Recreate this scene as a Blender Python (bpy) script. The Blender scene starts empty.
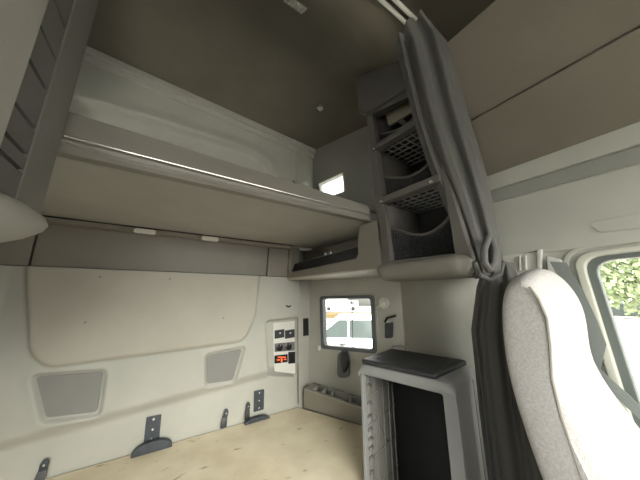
import bpy, bmesh, math, random
from mathutils import Vector as V
from mathutils.geometry import tessellate_polygon
random.seed(7)
C = bpy.context.scene.collection
PI = math.pi

# ------------------------------------------------------------------ camera model (metres, x right wall, y rearward, z up)
F = 239.0; YAW = math.radians(33); PT = math.atan(54 / F); CZ = 1.55
EYE = V((0, 0, CZ))
fw = V((math.sin(YAW) * math.cos(PT), math.cos(YAW) * math.cos(PT), math.sin(PT)))
rt = V((math.cos(YAW), -math.sin(YAW), 0))
up = V((-math.sin(YAW) * math.sin(PT), -math.cos(YAW) * math.sin(PT), math.cos(PT)))
def ray(px, py): return fw + rt * ((px - 320) / F) + up * ((240 - py) / F)
def PX(px, py, x): d = ray(px, py); return EYE + d * (x / d.x)
def PY(px, py, y): d = ray(px, py); return EYE + d * (y / d.y)
def PZ(px, py, z): d = ray(px, py); return EYE + d * ((z - CZ) / d.z)
A = math.radians(17.8)
SC = V((1.14, 1.93, 0)); SN = V((-math.cos(A), -math.sin(A), 0)); SU = V((math.sin(A), -math.cos(A), 0))
def PS(px, py, off=0.0):
    d = ray(px, py); p0 = SC + SN * off
    return EYE + d * ((p0 - EYE).dot(SN) / d.dot(SN))
def SL(px, py):
    p = PS(px, py) - SC; return (p.dot(SU), p.z)
UZ = V((0, 0, 1))

# ------------------------------------------------------------------ materials
def mat(name, col, rough=.6, metal=0, bump=0, scale=60, var=.06, vscale=4, emit=None, spec=.4, stretch=None, kind='noise'):
    m = bpy.data.materials.new(name); m.use_nodes = True
    nt = m.node_tree; b = nt.nodes['Principled BSDF']
    b.inputs['Roughness'].default_value = rough; b.inputs['Metallic'].default_value = metal
    b.inputs['Specular IOR Level'].default_value = spec
    tc = nt.nodes.new('ShaderNodeTexCoord')
    if var:
        n = nt.nodes.new('ShaderNodeTexNoise'); n.inputs['Scale'].default_value = vscale; n.inputs['Detail'].default_value = 5
        nt.links.new(tc.outputs['Object'], n.inputs['Vector'])
        r = nt.nodes.new('ShaderNodeValToRGB')
        r.color_ramp.elements[0].position = .3; r.color_ramp.elements[1].position = .7
        r.color_ramp.elements[0].color = (*[c * (1 - var) for c in col], 1)
        r.color_ramp.elements[1].color = (*[min(1, c * (1 + var)) for c in col], 1)
        nt.links.new(n.outputs['Fac'], r.inputs['Fac']); nt.links.new(r.outputs['Color'], b.inputs['Base Color'])
    else:
        b.inputs['Base Color'].default_value = (*col, 1)
    if bump:
        mp = nt.nodes.new('ShaderNodeMapping'); nt.links.new(tc.outputs['Object'], mp.inputs['Vector'])
        if stretch: mp.inputs['Scale'].default_value = stretch
        if kind == 'noise':
            n2 = nt.nodes.new('ShaderNodeTexNoise'); n2.inputs['Detail'].default_value = 3
        else:
            n2 = nt.nodes.new('ShaderNodeTexVoronoi')
        n2.inputs['Scale'].default_value = scale
        nt.links.new(mp.outputs['Vector'], n2.inputs['Vector'])
        bp = nt.nodes.new('ShaderNodeBump'); bp.inputs['Strength'].default_value = bump; bp.inputs['Distance'].default_value = .003
        nt.links.new(n2.outputs[0], bp.inputs['Height']); nt.links.new(bp.outputs['Normal'], b.inputs['Normal'])
    if emit:
        b.inputs['Emission Color'].default_value = (*emit[0], 1); b.inputs['Emission Strength'].default_value = emit[1]
    return m
M = dict(
    wall=mat('moulded_wall', (.40, .395, .355), .55, bump=.15, scale=180),
    cream=mat('cream_pad', (.42, .397, .34), .6, bump=.15, scale=200),
    taupe=mat('taupe_trim', (.22, .20, .175), .5, bump=.12, scale=180),
    bunk=mat('bunk_vinyl', (.42, .41, .375), .55, bump=.1, scale=140),
    fascia=mat('bunk_fascia', (.24, .225, .20), .38, bump=.05, scale=160),
    chrome=mat('bright_trim', (.75, .73, .69), .25, metal=.7, var=0),
    ceil=mat('headliner', (.275, .25, .20), .9, bump=.25, scale=300),
    headl=mat('front_headliner', (.19, .17, .135), .9, bump=.25, scale=300),
    upper=mat('upper_wall', (.66,.66,.60), .6, bump=.12, scale=180),
    door=mat('door_trim', (.50, .505, .455), .55, bump=.15, scale=180),
    seal=mat('window_seal', (.62, .62, .54), .5, var=.03),
    frame=mat('window_frame', (.11, .122, .132), .45, var=.05),
    cab=mat('cabinet_plastic', (.115, .108, .098), .45, bump=.12, scale=220),
    frame2=mat('door_glass_frame', (.14, .16, .15), .5, var=.04),
    grey=mat('grey_plastic', (.27, .27, .265), .45, bump=.12, scale=220),
    mid=mat('mid_plastic', (.27, .255, .225), .5, bump=.12, scale=220),
    pocket=mat('pocket_cover', (.21, .208, .195), .6, bump=.3, scale=300),
    dark=mat('dark_plastic', (.035, .036, .04), .5, bump=.1, scale=200),
    pale=mat('pale_panel', (.33, .32, .285), .6, bump=.2, scale=220),
    band=mat('band_trim', (.33, .335, .305), .6, bump=.12, scale=180),
    post=mat('post_plastic', (.165, .16, .145), .5, bump=.12, scale=220),
    pod=mat('pod_plastic', (.19, .178, .155), .5, bump=.12, scale=200),
    quilt=mat('quilted_vinyl', (.12, .118, .108), .55, bump=.15, scale=200),
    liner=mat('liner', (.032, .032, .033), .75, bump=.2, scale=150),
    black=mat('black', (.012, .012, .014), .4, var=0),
    steel=mat('dark_steel', (.06, .068, .08), .45, metal=.3, var=.2, vscale=20),
    silver=mat('silver', (.7, .7, .7), .25, metal=.9, var=0),
    white=mat('white_plastic', (.66, .65, .61), .4, var=.03),
    lens=mat('lamp_lens', (.82, .80, .74), .25, var=0, spec=.6),
    red=mat('red_display', (.1, .01, .0), .3, var=0, emit=((1, .14, .04), .45)),
    curtain=mat('curtain_cloth', (.10, .098, .092), .75, bump=.25, scale=250, stretch=(1, 1, .3)),
    piping=mat('curtain_hem', (.07, .06, .055), .7),
    seat=mat('seat_weave', (.52, .50, .49), .9, bump=.35, scale=260, var=.13, vscale=150, kind='v', stretch=(1, 1.8, .7)),
    seam=mat('seam_thread', (.30, .28, .25), .9),
    belt=mat('belt_webbing', (.26, .285, .275), .7, bump=.4, scale=200),
    lit_panel=mat('tan_lit_panel', (.36, .33, .26), .8),  # tan of a lit panel, light put into the colour
    carpet=mat('cab_floor', (.05, .05, .05), .95, bump=.5, scale=120),
    asphalt=mat('asphalt', (.60, .58, .54), .95, bump=.4, scale=20),
    straw=mat('dry_grass', (.13, .09, .03), .95, var=.25, vscale=.3),
    carw=mat('white_paint', (.85, .86, .86), .25, var=0, spec=.6),
    carg=mat('grey_paint', (.05, .06, .06), .3, var=0, spec=.6),
    glassdk=mat('car_glass', (.05, .065, .065), .1, var=0, spec=.8),
    tyre=mat('tyre', (.02, .02, .02), .85, var=0),
    build=mat('concrete_wall', (.15, .15, .145), .9, var=.1),
    leaf=mat('leaves', (.32, .38, .22), .7, var=.4, vscale=3),  # leaf green lightened, haze mixed into the colour
    bark=mat('bark', (.12, .08, .05), .9, var=.2),
)
def bedmat():
    m = bpy.data.materials.new('bunk_board'); m.use_nodes = True; nt = m.node_tree; b = nt.nodes['Principled BSDF']
    b.inputs['Roughness'].default_value = .7
    tc = nt.nodes.new('ShaderNodeTexCoord')
    def noise(s, d, p0, p1, c0, c1, st=(1, 1, 1)):
        mp = nt.nodes.new('ShaderNodeMapping'); mp.inputs['Scale'].default_value = st; nt.links.new(tc.outputs['Object'], mp.inputs['Vector'])
        n = nt.nodes.new('ShaderNodeTexNoise'); n.inputs['Scale'].default_value = s; n.inputs['Detail'].default_value = d
        nt.links.new(mp.outputs['Vector'], n.inputs['Vector'])
        r = nt.nodes.new('ShaderNodeValToRGB'); r.color_ramp.elements[0].position = p0; r.color_ramp.elements[1].position = p1
        r.color_ramp.elements[0].color = c0; r.color_ramp.elements[1].color = c1
        nt.links.new(n.outputs['Fac'], r.inputs['Fac']); return r.outputs['Color']
    def mul(a, c):
        x = nt.nodes.new('ShaderNodeMix'); x.data_type = 'RGBA'; x.blend_type = 'MULTIPLY'; x.inputs[0].default_value = 1
        nt.links.new(a, x.inputs[6]); nt.links.new(c, x.inputs[7]); return x.outputs[2]
    a = noise(5, 6, .35, .68, (.70, .61, .44, 1), (.84, .76, .58, 1))
    s = noise(9, 4, .27, .36, (.55, .48, .40, 1), (1, 1, 1, 1), (1, 2.2, 1))
    k = noise(30, 3, .17, .21, (.35, .3, .26, 1), (1, 1, 1, 1))
    nt.links.new(mul(mul(a, s), k), b.inputs['Base Color'])
    return m
M['board'] = bedmat()
def glassmat():
    m = bpy.data.materials.new('pane_glass'); m.use_nodes = True; nt = m.node_tree
    for n in list(nt.nodes):
        if n.type != 'OUTPUT_MATERIAL': nt.nodes.remove(n)
    out = nt.nodes['Material Output']
    t = nt.nodes.new('ShaderNodeBsdfTransparent'); t.inputs[0].default_value = (.95, .97, .97, 1)
    g = nt.nodes.new('ShaderNodeBsdfGlossy'); g.inputs['Roughness'].default_value = .02
    fr = nt.nodes.new('ShaderNodeFresnel'); fr.inputs[0].default_value = 1.3
    mx = nt.nodes.new('ShaderNodeMixShader')
    nt.links.new(fr.outputs[0], mx.inputs[0]); nt.links.new(t.outputs[0], mx.inputs[1]); nt.links.new(g.outputs[0], mx.inputs[2])
    nt.links.new(mx.outputs[0], out.inputs['Surface'])
    return m
M['glass'] = glassmat()

# ------------------------------------------------------------------ mesh collector
class MB:
    def __init__(s): s.v = []; s.f = []
    def add(s, vs, fs):
        o = len(s.v); s.v += [V(p) for p in vs]; s.f += [tuple(i + o for i in f) for f in fs]; return s
    def box(s, a, b):
        x0, x1 = sorted((a[0], b[0])); y0, y1 = sorted((a[1], b[1])); z0, z1 = sorted((a[2], b[2]))
        return s.add([(x0, y0, z0), (x1, y0, z0), (x1, y1, z0), (x0, y1, z0), (x0, y0, z1), (x1, y0, z1), (x1, y1, z1), (x0, y1, z1)],
                     [(0, 3, 2, 1), (4, 5, 6, 7), (0, 1, 5, 4), (1, 2, 6, 5), (2, 3, 7, 6), (3, 0, 4, 7)])
    def hexa(s, b, t):      # quads bottom / top
        return s.add(list(b) + list(t), [(0, 3, 2, 1), (4, 5, 6, 7), (0, 1, 5, 4), (1, 2, 6, 5), (2, 3, 7, 6), (3, 0, 4, 7)])
    def obox(s, o, a, b, c):  # corner + 3 edge vectors
        o, a, b, c = V(o), V(a), V(b), V(c)
        return s.hexa([o, o + a, o + a + b, o + b], [o + c, o + a + c, o + a + b + c, o + b + c])
    def prism(s, poly, vec):
        vec = V(vec); n = len(poly); poly = [V(p) for p in poly]
        return s.add(poly + [p + vec for p in poly], [tuple(range(n))[::-1], tuple(range(n, 2 * n))] + [(i, (i + 1) % n, n + (i + 1) % n, n + i) for i in range(n)])
    def ring(s, outer, inner, vec):
        vec = V(vec); n = len(outer); o = [V(p) for p in outer]; i_ = [V(p) for p in inner]
        vs = o + i_ + [p + vec for p in o] + [p + vec for p in i_]; fs = []
        for k in range(n):
            j = (k + 1) % n
            fs += [(k, j, n + j, n + k), (2 * n + k, 3 * n + k, 3 * n + j, 2 * n + j), (k, 2 * n + k, 2 * n + j, j), (n + k, n + j, 3 * n + j, 3 * n + k)]
        return s.add(vs, fs)
    def plate(s, outer, holes, o, u, v, n):   # 2D outline + holes -> solid plate
        o, u, v, n = V(o), V(u), V(v), V(n)
        loops = [outer] + holes; flat = [p for l in loops for p in l]
        tris = tessellate_polygon([[V((p[0], p[1], 0)) for p in l] for l in loops])
        N = len(flat); P = [o + u * p[0] + v * p[1] for p in flat]
        fs = [tuple(t) for t in tris] + [tuple(i + N for i in t[::-1]) for t in tris]; k = 0
        for l in loops:
            m = len(l)
            fs += [(k + i, k + (i + 1) % m, N + k + (i + 1) % m, N + k + i) for i in range(m)]; k += m
        return s.add(P + [p + n for p in P], fs)
    def tube(s, path, r, n=8, cap=True):
        path = [V(p) for p in path]; rings = []; m = len(path)
        nrm = None
        for i, p in enumerate(path):
            t = (path[min(i + 1, m - 1)] - path[max(i - 1, 0)]).normalized()
            if nrm is None: nrm = t.orthogonal().normalized()
            nrm = (nrm - t * nrm.dot(t)).normalized(); b = t.cross(nrm)
            rr_ = r[i] if isinstance(r, (list, tuple)) else r
            rings.append([p + (nrm * math.cos(2 * PI * k / n) + b * math.sin(2 * PI * k / n)) * rr_ for k in range(n)])
        return s.loft(rings, cap)
    def loft(s, rings, cap=True):
        n = len(rings[0]); vs = [p for r in rings for p in r]; fs = []
        for i in range(len(rings) - 1):
            for k in range(n):
                j = (k + 1) % n; fs.append((i * n + k, i * n + j, (i + 1) * n + j, (i + 1) * n + k))
        if cap: fs += [tuple(range(n))[::-1], tuple(range((len(rings) - 1) * n, len(rings) * n))]
        return s.add(vs, fs)
    def lathe(s, c, ax, prof, n=20):     # prof: (radius, along)
        c = V(c); ax = V(ax).normalized(); u = ax.orthogonal().normalized(); w = ax.cross(u)
        return s.loft([[c + ax * h + (u * math.cos(2 * PI * k / n) + w * math.sin(2 * PI * k / n)) * max(r, .0004) for k in range(n)] for r, h in prof])
    def strip(s, path, wv, t):          # ribbon of width vector(s) wv and thickness vector t
        m = len(path); wv = wv if isinstance(wv, list) else [wv] * m; t = t if isinstance(t, list) else [t] * m
        return s.loft([[V(p) - V(w) / 2, V(p) + V(w) / 2, V(p) + V(w) / 2 + V(q), V(p) - V(w) / 2 + V(q)] for p, w, q in zip(path, wv, t)])
    def grid(s, fn, nu, nv):
        return s.add([fn(i / nu, j / nv) for j in range(nv + 1) for i in range(nu + 1)],
                     [(j * (nu + 1) + i, j * (nu + 1) + i + 1, (j + 1) * (nu + 1) + i + 1, (j + 1) * (nu + 1) + i) for j in range(nv) for i in range(nu)])

BASE = {}
def build(name, mb, m, parent=None, bevel=0, seg=2, smooth=True, sub=0, base=None, angle=35, label=None):
    if parent is not None: base = BASE[parent.name]
    elif base is None:
        xs = [p.x for p in mb.v]; ys = [p.y for p in mb.v]; zs = [p.z for p in mb.v]
        base = V(((min(xs) + max(xs)) / 2, (min(ys) + max(ys)) / 2, min(zs)))
    base = V(base)
    me = bpy.data.meshes.new(name); me.from_pydata([tuple(p - base) for p in mb.v], [], mb.f)
    bm = bmesh.new(); bm.from_mesh(me); bmesh.ops.recalc_face_normals(bm, faces=bm.faces)
    for e in bm.edges:
        if len(e.link_faces) == 2 and e.calc_face_angle(0) > math.radians(angle): e.smooth = False
    bm.to_mesh(me); bm.free()
    if smooth: me.polygons.foreach_set('use_smooth', [True] * len(me.polygons))
    me.materials.append(M[m] if isinstance(m, str) else m)
    o = bpy.data.objects.new(name, me); C.objects.link(o)
    if label: o['label'] = label
    BASE[o.name] = base
    if parent is not None: o.parent = parent
    else: o.location = base
    if bevel:
        b = o.modifiers.new('bevel', 'BEVEL'); b.width = bevel; b.segments = seg; b.limit_method = 'ANGLE'; b.angle_limit = math.radians(30); b.harden_normals = False
        if smooth:
            me.polygons.foreach_set('use_smooth', [True] * len(me.polygons))
            for e in me.edges: e.use_edge_sharp = False
            w = o.modifiers.new('wn', 'WEIGHTED_NORMAL'); w.keep_sharp = True
    if sub:
        s_ = o.modifiers.new('sub', 'SUBSURF'); s_.levels = sub; s_.render_levels = sub
    return o
def tag(o, label, cat, group=None):
    o['label'] = label; o['category'] = cat
    if group: o['group'] = group
    return o
def thing(name, label, cat, base, group=None):
    o = bpy.data.objects.new(name, None); C.objects.link(o); o.location = base; o.empty_display_size = .05
    BASE[o.name] = V(base); return tag(o, label, cat, group)
def struct(name, mb, m, parent=None, label=None, **k):
    o = build(name, mb, m, parent, **k)
    if parent is None: o['kind'] = 'structure'
    if label: o['label'] = label
    return o
def rpoly(pts, r, n=5):     # rounded polygon (2D or 3D)
    pts = [V(p) for p in pts]; out = []; m = len(pts)
    for i in range(m):
        p = pts[i]; a = pts[i - 1] - p; b = pts[(i + 1) % m] - p
        rr_ = r[i] if isinstance(r, (list, tuple)) else r
        d = min(rr_, a.length * .45, b.length * .45); p0 = p + a.normalized() * d; p1 = p + b.normalized() * d
        for k in range(n + 1):
            t = k / n; out.append(p0 * (1 - t) ** 2 + p * 2 * t * (1 - t) + p1 * t * t)
    return out
def inset(pts, d):
    c = sum(pts, V((0,) * len(pts[0]))) / len(pts)
    return [p + (c - p).normalized() * d for p in pts]
def sd_poly(x, z, P):
    d = 1e9; ins = False; n = len(P)
    for i in range(n):
        ax, az = P[i]; bx, bz = P[i - 1]
        ex, ez = bx - ax, bz - az; wx, wz = x - ax, z - az
        t = max(0, min(1, (wx * ex + wz * ez) / (ex * ex + ez * ez)))
        d = min(d, (wx - ex * t) ** 2 + (wz - ez * t) ** 2)
        if (az > z) != (bz > z) and x < (bx - ax) * (z - az) / (bz - az) + ax: ins = not ins
    d = math.sqrt(d); return -d if ins else d
def sst(a, b, t):
    t = max(0, min(1, (t - a) / (b - a))); return t * t * (3 - 2 * t)
def p2(pxs, y): return [(PY(a, b, y).x, PY(a, b, y).z) for a, b in pxs]

# ================================================================== SETTING
YB = 1.93
XL = -.80; YF = -1.25
# ---- lower back wall, one moulded relief
padP = [tuple(p) for p in rpoly(p2([(27, 258), (259, 270), (255, 315), (243, 341), (48, 367), (31, 352)], 1.90), .07)]
pk1 = [tuple(p) for p in rpoly(p2([(33, 374), (107, 369), (101, 415), (43, 422)], 1.90), .03)]
pk2 = [tuple(p) for p in rpoly(p2([(205, 354), (245, 346), (235, 382), (205, 387)], 1.90), .03)]
ctl = [tuple(p) for p in rpoly(p2([(265, 321), (297.5, 317), (297.5, 378), (268.5, 376)], 1.90), .03)]
def back_y(x, z):
    crease = .864 + .0765 * (x + .544)
    h = .046 * sst(-.05, .03, z - crease) * sst(1.045, 1.015, x)
    h += .030 * sst(.010, -.018, sd_poly(x, z, padP))
    h += .006 * sst(.05, .0, abs(sd_poly(x, z, pk1))) - .026 * sst(.008, -.008, sd_poly(x, z, pk1))
    h += .006 * sst(.05, .0, abs(sd_poly(x, z, pk2))) - .026 * sst(.008, -.008, sd_poly(x, z, pk2))
    h -= .048 * sst(.008, -.016, sd_poly(x, z, ctl))
    h += .012 * sst(-.65, -.69, x)
    return YB - h
mb = MB(); x0, x1, z0, z1 = -.82, 1.16, 0, 1.69
mb.grid(lambda u, v: V((x0 + (x1 - x0) * u, back_y(x0 + (x1 - x0) * u, .55 + (z1 - .55) * v), .55 + (z1 - .55) * v)), 240, 140)
wb = struct('wall_back', mb, 'wall', angle=180)
struct('wall_back_outer', MB().box((-.84, 1.96, -.02), (1.3, 2.0, 3.2)), 'wall')
# warm cream pad is a part of the wall, following its relief
mb = MB()
px0, px1 = min(p[0] for p in padP), max(p[0] for p in padP); pz0, pz1 = min(p[1] for p in padP), max(p[1] for p in padP)
nx, nz = 130, 50; idx = {}
for j in range(nz + 1):
    for i in range(nx + 1):
        x = px0 + (px1 - px0) * i / nx; z = pz0 + (pz1 - pz0) * j / nz
        idx[i, j] = len(mb.v); mb.v.append(V((x, back_y(x, z) - .0025, z)))
for j in range(nz):
    for i in range(nx):
        cx = px0 + (px1 - px0) * (i + .5) / nx; cz = pz0 + (pz1 - pz0) * (j + .5) / nz
        if sd_poly(cx, cz, padP) < -.006 and cz < 1.685: mb.f.append((idx[i, j], idx[i + 1, j], idx[i + 1, j + 1], idx[i, j + 1]))
used = sorted({i for f in mb.f for i in f}); rm = {a: b for b, a in enumerate(used)}
mb.v = [mb.v[i] for i in used]; mb.f = [tuple(rm[i] for i in f) for f in mb.f]
struct('padded_panel', mb, 'cream', wb, label='large cream padded panel with rounded corners', angle=180)
for a, b in ((86, 322), (223, 318), (101, 277), (170, 279)):
    p = PY(a, b, 1.87); struct('button_stud', MB().lathe((p.x, back_y(p.x, p.z) - .001, p.z), (0, -1, 0), [(.0005, .004), (.006, .003), (.007, 0)], 12), 'mid', wb)
for nm, P, q in (('pocket_cover', [(36, 377), (103, 372), (97, 412), (46, 418)], 0), ('pocket_cover', [(207, 356), (242, 349), (233, 380), (207, 384)], 0)):
    pts = [PY(a, b, 1.896) for a, b in P]
    struct('pocket_cover', MB().prism(rpoly(pts, .018), (0, .012, 0)), 'pocket', wb, bevel=.003, label='grey woven pocket cover set into the wall')
# ---- trim panel under upper bunk and lamp rail
mb = MB()
for a, b in ((-.82, -.603), (-.597, .703), (.709, 1.0)):
    mb.hexa([(a, 1.885, 1.692), (b, 1.885, 1.692), (b, 1.95, 1.692), (a, 1.95, 1.692)], [(a, 1.865, 1.955), (b, 1.865, 1.955), (b, 1.95, 1.955), (a, 1.95, 1.955)])
struct('trim_1', mb, 'taupe', bevel=.008)
# ---- upper back wall
upP = [tuple(p) for p in rpoly(p2([(70, 95), (150, 117), (240, 146), (268, 158), (278, 190), (60, 190)], 1.88), [.06, .02, .05, .10, .02, .02])]
def upy(x, z): d = sd_poly(x, z, upP); return 1.905 + .045 * sst(.004, -.022, d) - .028 * sst(.11, .0, max(d, 0)) * sst(-.03, .004, d) - .012 * sst(.0, .05, z - 2.83 + .06 * (x + .6)) * 0
mb = MB(); mb.grid(lambda u, v: V((-.82 + 2.0 * u, upy(-.82 + 2.0 * u, 1.94 + 1.24 * v), 1.94 + 1.24 * v)), 130, 90)
struct('wall_back_upper', mb, 'upper', angle=180)
def czr(x): return 3.085 - .07 * x
mb = MB()
a, b = -.82, 1.16
for (d0, h0, h1) in ((.045, 0, .05), (.022, .05, .095)):
    mb.hexa([(a, 1.91 - d0, czr(a) - h1), (b, 1.91 - d0, czr(b) - h1), (b, 1.95, czr(b) - h1), (a, 1.95, czr(a) - h1)],
            [(a, 1.91 - d0, czr(a) - h0 + .01), (b, 1.91 - d0, czr(b) - h0 + .01), (b, 1.95, czr(b) - h0 + .01), (a, 1.95, czr(a) - h0 + .01)])
struct('trim_2', mb, 'upper', bevel=.006)
# corner post between back and side wall, above the bunk
b0 = [PY(a, c, 1.84) for a, c in ((296, 192), (312, 198), (309, 150), (299, 147))]
struct('trim_3', MB().prism(b0, (0, .09, 0)), 'upper', bevel=.012)
# ---- ceiling
def cz(x, y): return 2.68 + (czr(x) - 2.68) * sst(.45, 1.2, y)
mb = MB(); mb.grid(lambda u, v: V((-.84 + 2.3 * u, .46 + 1.5 * v, cz(-.84 + 2.3 * u, .46 + 1.5 * v))), 20, 40)
mb.grid(lambda u, v: V((-.84 + 2.3 * u, .46 + 1.5 * v, .04 + cz(-.84 + 2.3 * u, .46 + 1.5 * v))), 20, 40)
ce = struct('ceiling', mb, 'ceil', angle=180)
mb = MB().box((-.84, YF - .05, 2.68), (1.0, .46, 2.72))
struct('ceiling_front', mb, 'headl')
# sloped headliner, two sheets meeting at a seam
def sl(t): return (1.4 - .45 * t, 2.154 + .526 * t)
mb = MB()
def slope(t0, t1, off):
    (xa, za), (xb, zb) = sl(t0), sl(t1); nx_, nz_ = .76 * off, .65 * off
    mb.hexa([(xa + nx_, YF, za + nz_), (xa + nx_, .56, za + nz_), (xb + nx_, .56, zb + nz_), (xb + nx_, YF, zb + nz_)],
            [(xa + .05, YF, za + .05), (xa + .05, .56, za + .05), (xb + .05, .56, zb + .05), (xb + .05, YF, zb + .05)])
slope(0, .452, 0); slope(.458, 1.02, .014)
struct('ceiling_slope', mb, 'headl', bevel=.004)
struct('light_seal_plate', MB().box((.93, .53, 2.16), (1.46, .56, 3.1)), 'ceil')  # unseen plate added at the roof step to stop light leaking in
# ---- right wall: sleeper side (turned slightly) with two windows
win1 = [SL(*p) for p in ((321, 297), (373.5, 296), (376.3, 352.5), (322.6, 347.5))]
win1 = [tuple(p) for p in rpoly(win1, .03)]
wq = [(.1235, 2.475), (.34, 2.452), (.40, 2.455), (.40, 2.61), (.118, 2.605)]
win2 = [tuple(p) for p in rpoly([SL(319, 184), SL(343, 173), SL(344.5, 191.5), SL(328, 197.5), SL(321, 195.5)], .012)]
mb = MB().plate([(-.08, 0), (.875, 0), (.875, 3.12), (-.08, 3.12)], [win1, win2], SC, SU, UZ, -SN * .05)
wr = struct('wall_right_sleeper', mb, 'wall')
# ---- right wall: cab side with the door window
XF = 1.40
dw = [tuple(p) for p in rpoly([(.222, 1.690), (.190, 1.0), (-.85, 1.0), (-.78, 1.73)], .06)]
mb = MB().plate([(.50, 0), (.5, 2.02), (YF, 2.02), (YF, 0)], [dw], (XF, 0, 0), (0, 1, 0), UZ, (.05, 0, 0))
wf = struct('wall_right', mb, 'door')
struct('wall_right_middle', MB().box((XF, .50, 0), (XF + .05, 1.13, 2.9)), 'wall')
struct('trim_4', MB().box((XF - .012, YF, 2.082), (XF + .04, .52, 2.165)), 'door', bevel=.004)
struct('trim_5', MB().box((XF - .002, YF, 2.014), (XF + .04, .52, 2.078)), 'band', bevel=.003)
mb = MB().box((XF - .012, YF, 1.728), (XF + .02, .51, 2.010))
tb = struct('trim_6', mb, 'door', bevel=.006)
sp = rpoly([(XF - .013, .185, 1.826), (XF - .013, .16, 1.779), (XF - .013, -.35, 1.765), (XF - .013, -.35, 1.832)], .02)
struct('recessed_slot', MB().ring(sp, inset(sp, .006), (-.003, 0, 0)), 'door', tb)
struct('slot_cover', MB().prism(inset(sp, .006), (-.001, 0, 0)), 'door', tb, label='flat insert in the overhead slot')
struct('trim_8', MB().tube([PY(298, 284, 1.892), PY(298, 345, 1.892), PY(298.5, 404, 1.915)], .005, 6), 'taupe')
# vertical moulding of the sleeper side at the seam
struct('trim_7', MB().tube([PS(405, 283, .002), PS(405.5, 345, .002), PS(406, 420, .002)], .004, 6), 'taupe')
# ---- unseen shell: left wall, front wall, floor
lw = [tuple(p) for p in rpoly([(.10, 1.95), (.10, 1.0), (-.95, 1.0), (-.85, 1.95)], .05)]
lw2 = [tuple(p) for p in rpoly([(1.35, 2.40), (1.80, 2.40), (1.80, 2.72), (1.35, 2.72)], .04)]  # unseen upper left window, mirrored and enlarged to light the upper back wall
struct('wall_left', MB().plate([(2.0, -.02), (2.0, 3.2), (YF, 3.2), (YF, -.02)], [lw, lw2], (XL, 0, 0), (0, 1, 0), UZ, (-.05, 0, 0)), 'wall')
ws = [tuple(p) for p in rpoly([(-.72, 1.05), (1.32, 1.05), (1.25, 2.15), (-.66, 2.15)], .08)]
struct('wall_front', MB().plate([(XL, -.02), (1.5, -.02), (1.5, 2.8), (XL, 2.8)], [ws], (0, YF, 0), (1, 0, 0), UZ, (0, -.05, 0)), 'door')
struct('floor', MB().box((-.9, YF - .1, -.05), (1.5, 2.0, 0)), 'carpet')
# ---- windows
def PSo(l, off): return SC + SU * l[0] + UZ * l[1] + SN * off
def winframe(name, loop, wout, win_, off, depth, m, glass=True):
    out = inset([V(p) for p in loop], -wout); inn = inset([V(p) for p in loop], win_)
    o = struct(name, MB().ring([PSo(p, off) for p in out], [PSo(p, off) for p in inn], -SN * depth), m, bevel=.004)
    struct('pane', MB().prism([PSo(p, -.028) for p in inset([V(p) for p in loop], -.004)], -SN * .004), 'glass', o)
    return o
w1 = winframe('window_1', win1, .012, .028, .012, .05, 'frame')
out = inset([V(p) for p in win1], -.03); struct('seal', MB().ring([PSo(p, .006) for p in out], [PSo(p, .006) for p in inset([V(p) for p in win1], -.010)], -SN * .012), 'wall', w1, bevel=.003)
a, b = SL(350, 299), SL(350.5, 349)
struct('sliding_pane_edge', MB().hexa([PSo((a[0] - .002, b[1]), -.022), PSo((a[0] + .002, b[1]), -.022), PSo((a[0] + .002, b[1]), -.03), PSo((a[0] - .002, b[1]), -.03)],
    [PSo((a[0] - .002, a[1]), -.022), PSo((a[0] + .002, a[1]), -.022), PSo((a[0] + .002, a[1]), -.03), PSo((a[0] - .002, a[1]), -.03)]), 'frame', w1)
struct('catch', MB().box(PS(319, 348, .02) - V((.012, .012, .018)), PS(319, 348, .02) + V((.01, .01, .018))), 'white', w1, bevel=.006)
w2 = winframe('window_2', win2, .010, .004, .008, .03, 'upper')
# door window
loop = [V((XF, p[0], p[1])) for p in dw]
w3 = struct('window_3', MB().ring(inset(loop, -.005), inset(loop, .028), (.05, 0, 0)), 'frame2', bevel=.004)
struct('rubber_surround', MB().ring([p + V((-.018, 0, 0)) for p in inset(loop, -.034)], [p + V((-.018, 0, 0)) for p in inset(loop, -.002)], (.024, 0, 0)), 'seal', w3, bevel=.006, label='pale cream rubber surround')
struct('door_edge', MB().ring([p + V((-.010, 0, 0)) for p in inset(loop, -.072)], [p + V((-.010, 0, 0)) for p in inset(loop, -.052)], (.014, 0, 0)), 'door', w3, bevel=.004)
struct('pane', MB().prism([p + V((.034, 0, 0)) for p in inset(loop, -.0)], (.004, 0, 0)), 'glass', w3)
for nm, lp, o, u in (('window_4', lw, V((XL - .02, 0, 0)), V((0, 1, 0))), ('window_6_added', lw2, V((XL - .02, 0, 0)), V((0, 1, 0))), ('window_5', ws, V((0, YF - .02, 0)), V((1, 0, 0)))):
    pts = [o + u * p[0] + UZ * p[1] for p in lp]; n = V((-.02, 0, 0)) if nm != 'window_5' else V((0, -.02, 0))
    w = struct(nm, MB().ring(inset(pts, -.01), inset(pts, .03), n), 'frame')
    struct('pane', MB().prism(inset(pts, .0), n * .2), 'glass', w)

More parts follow.
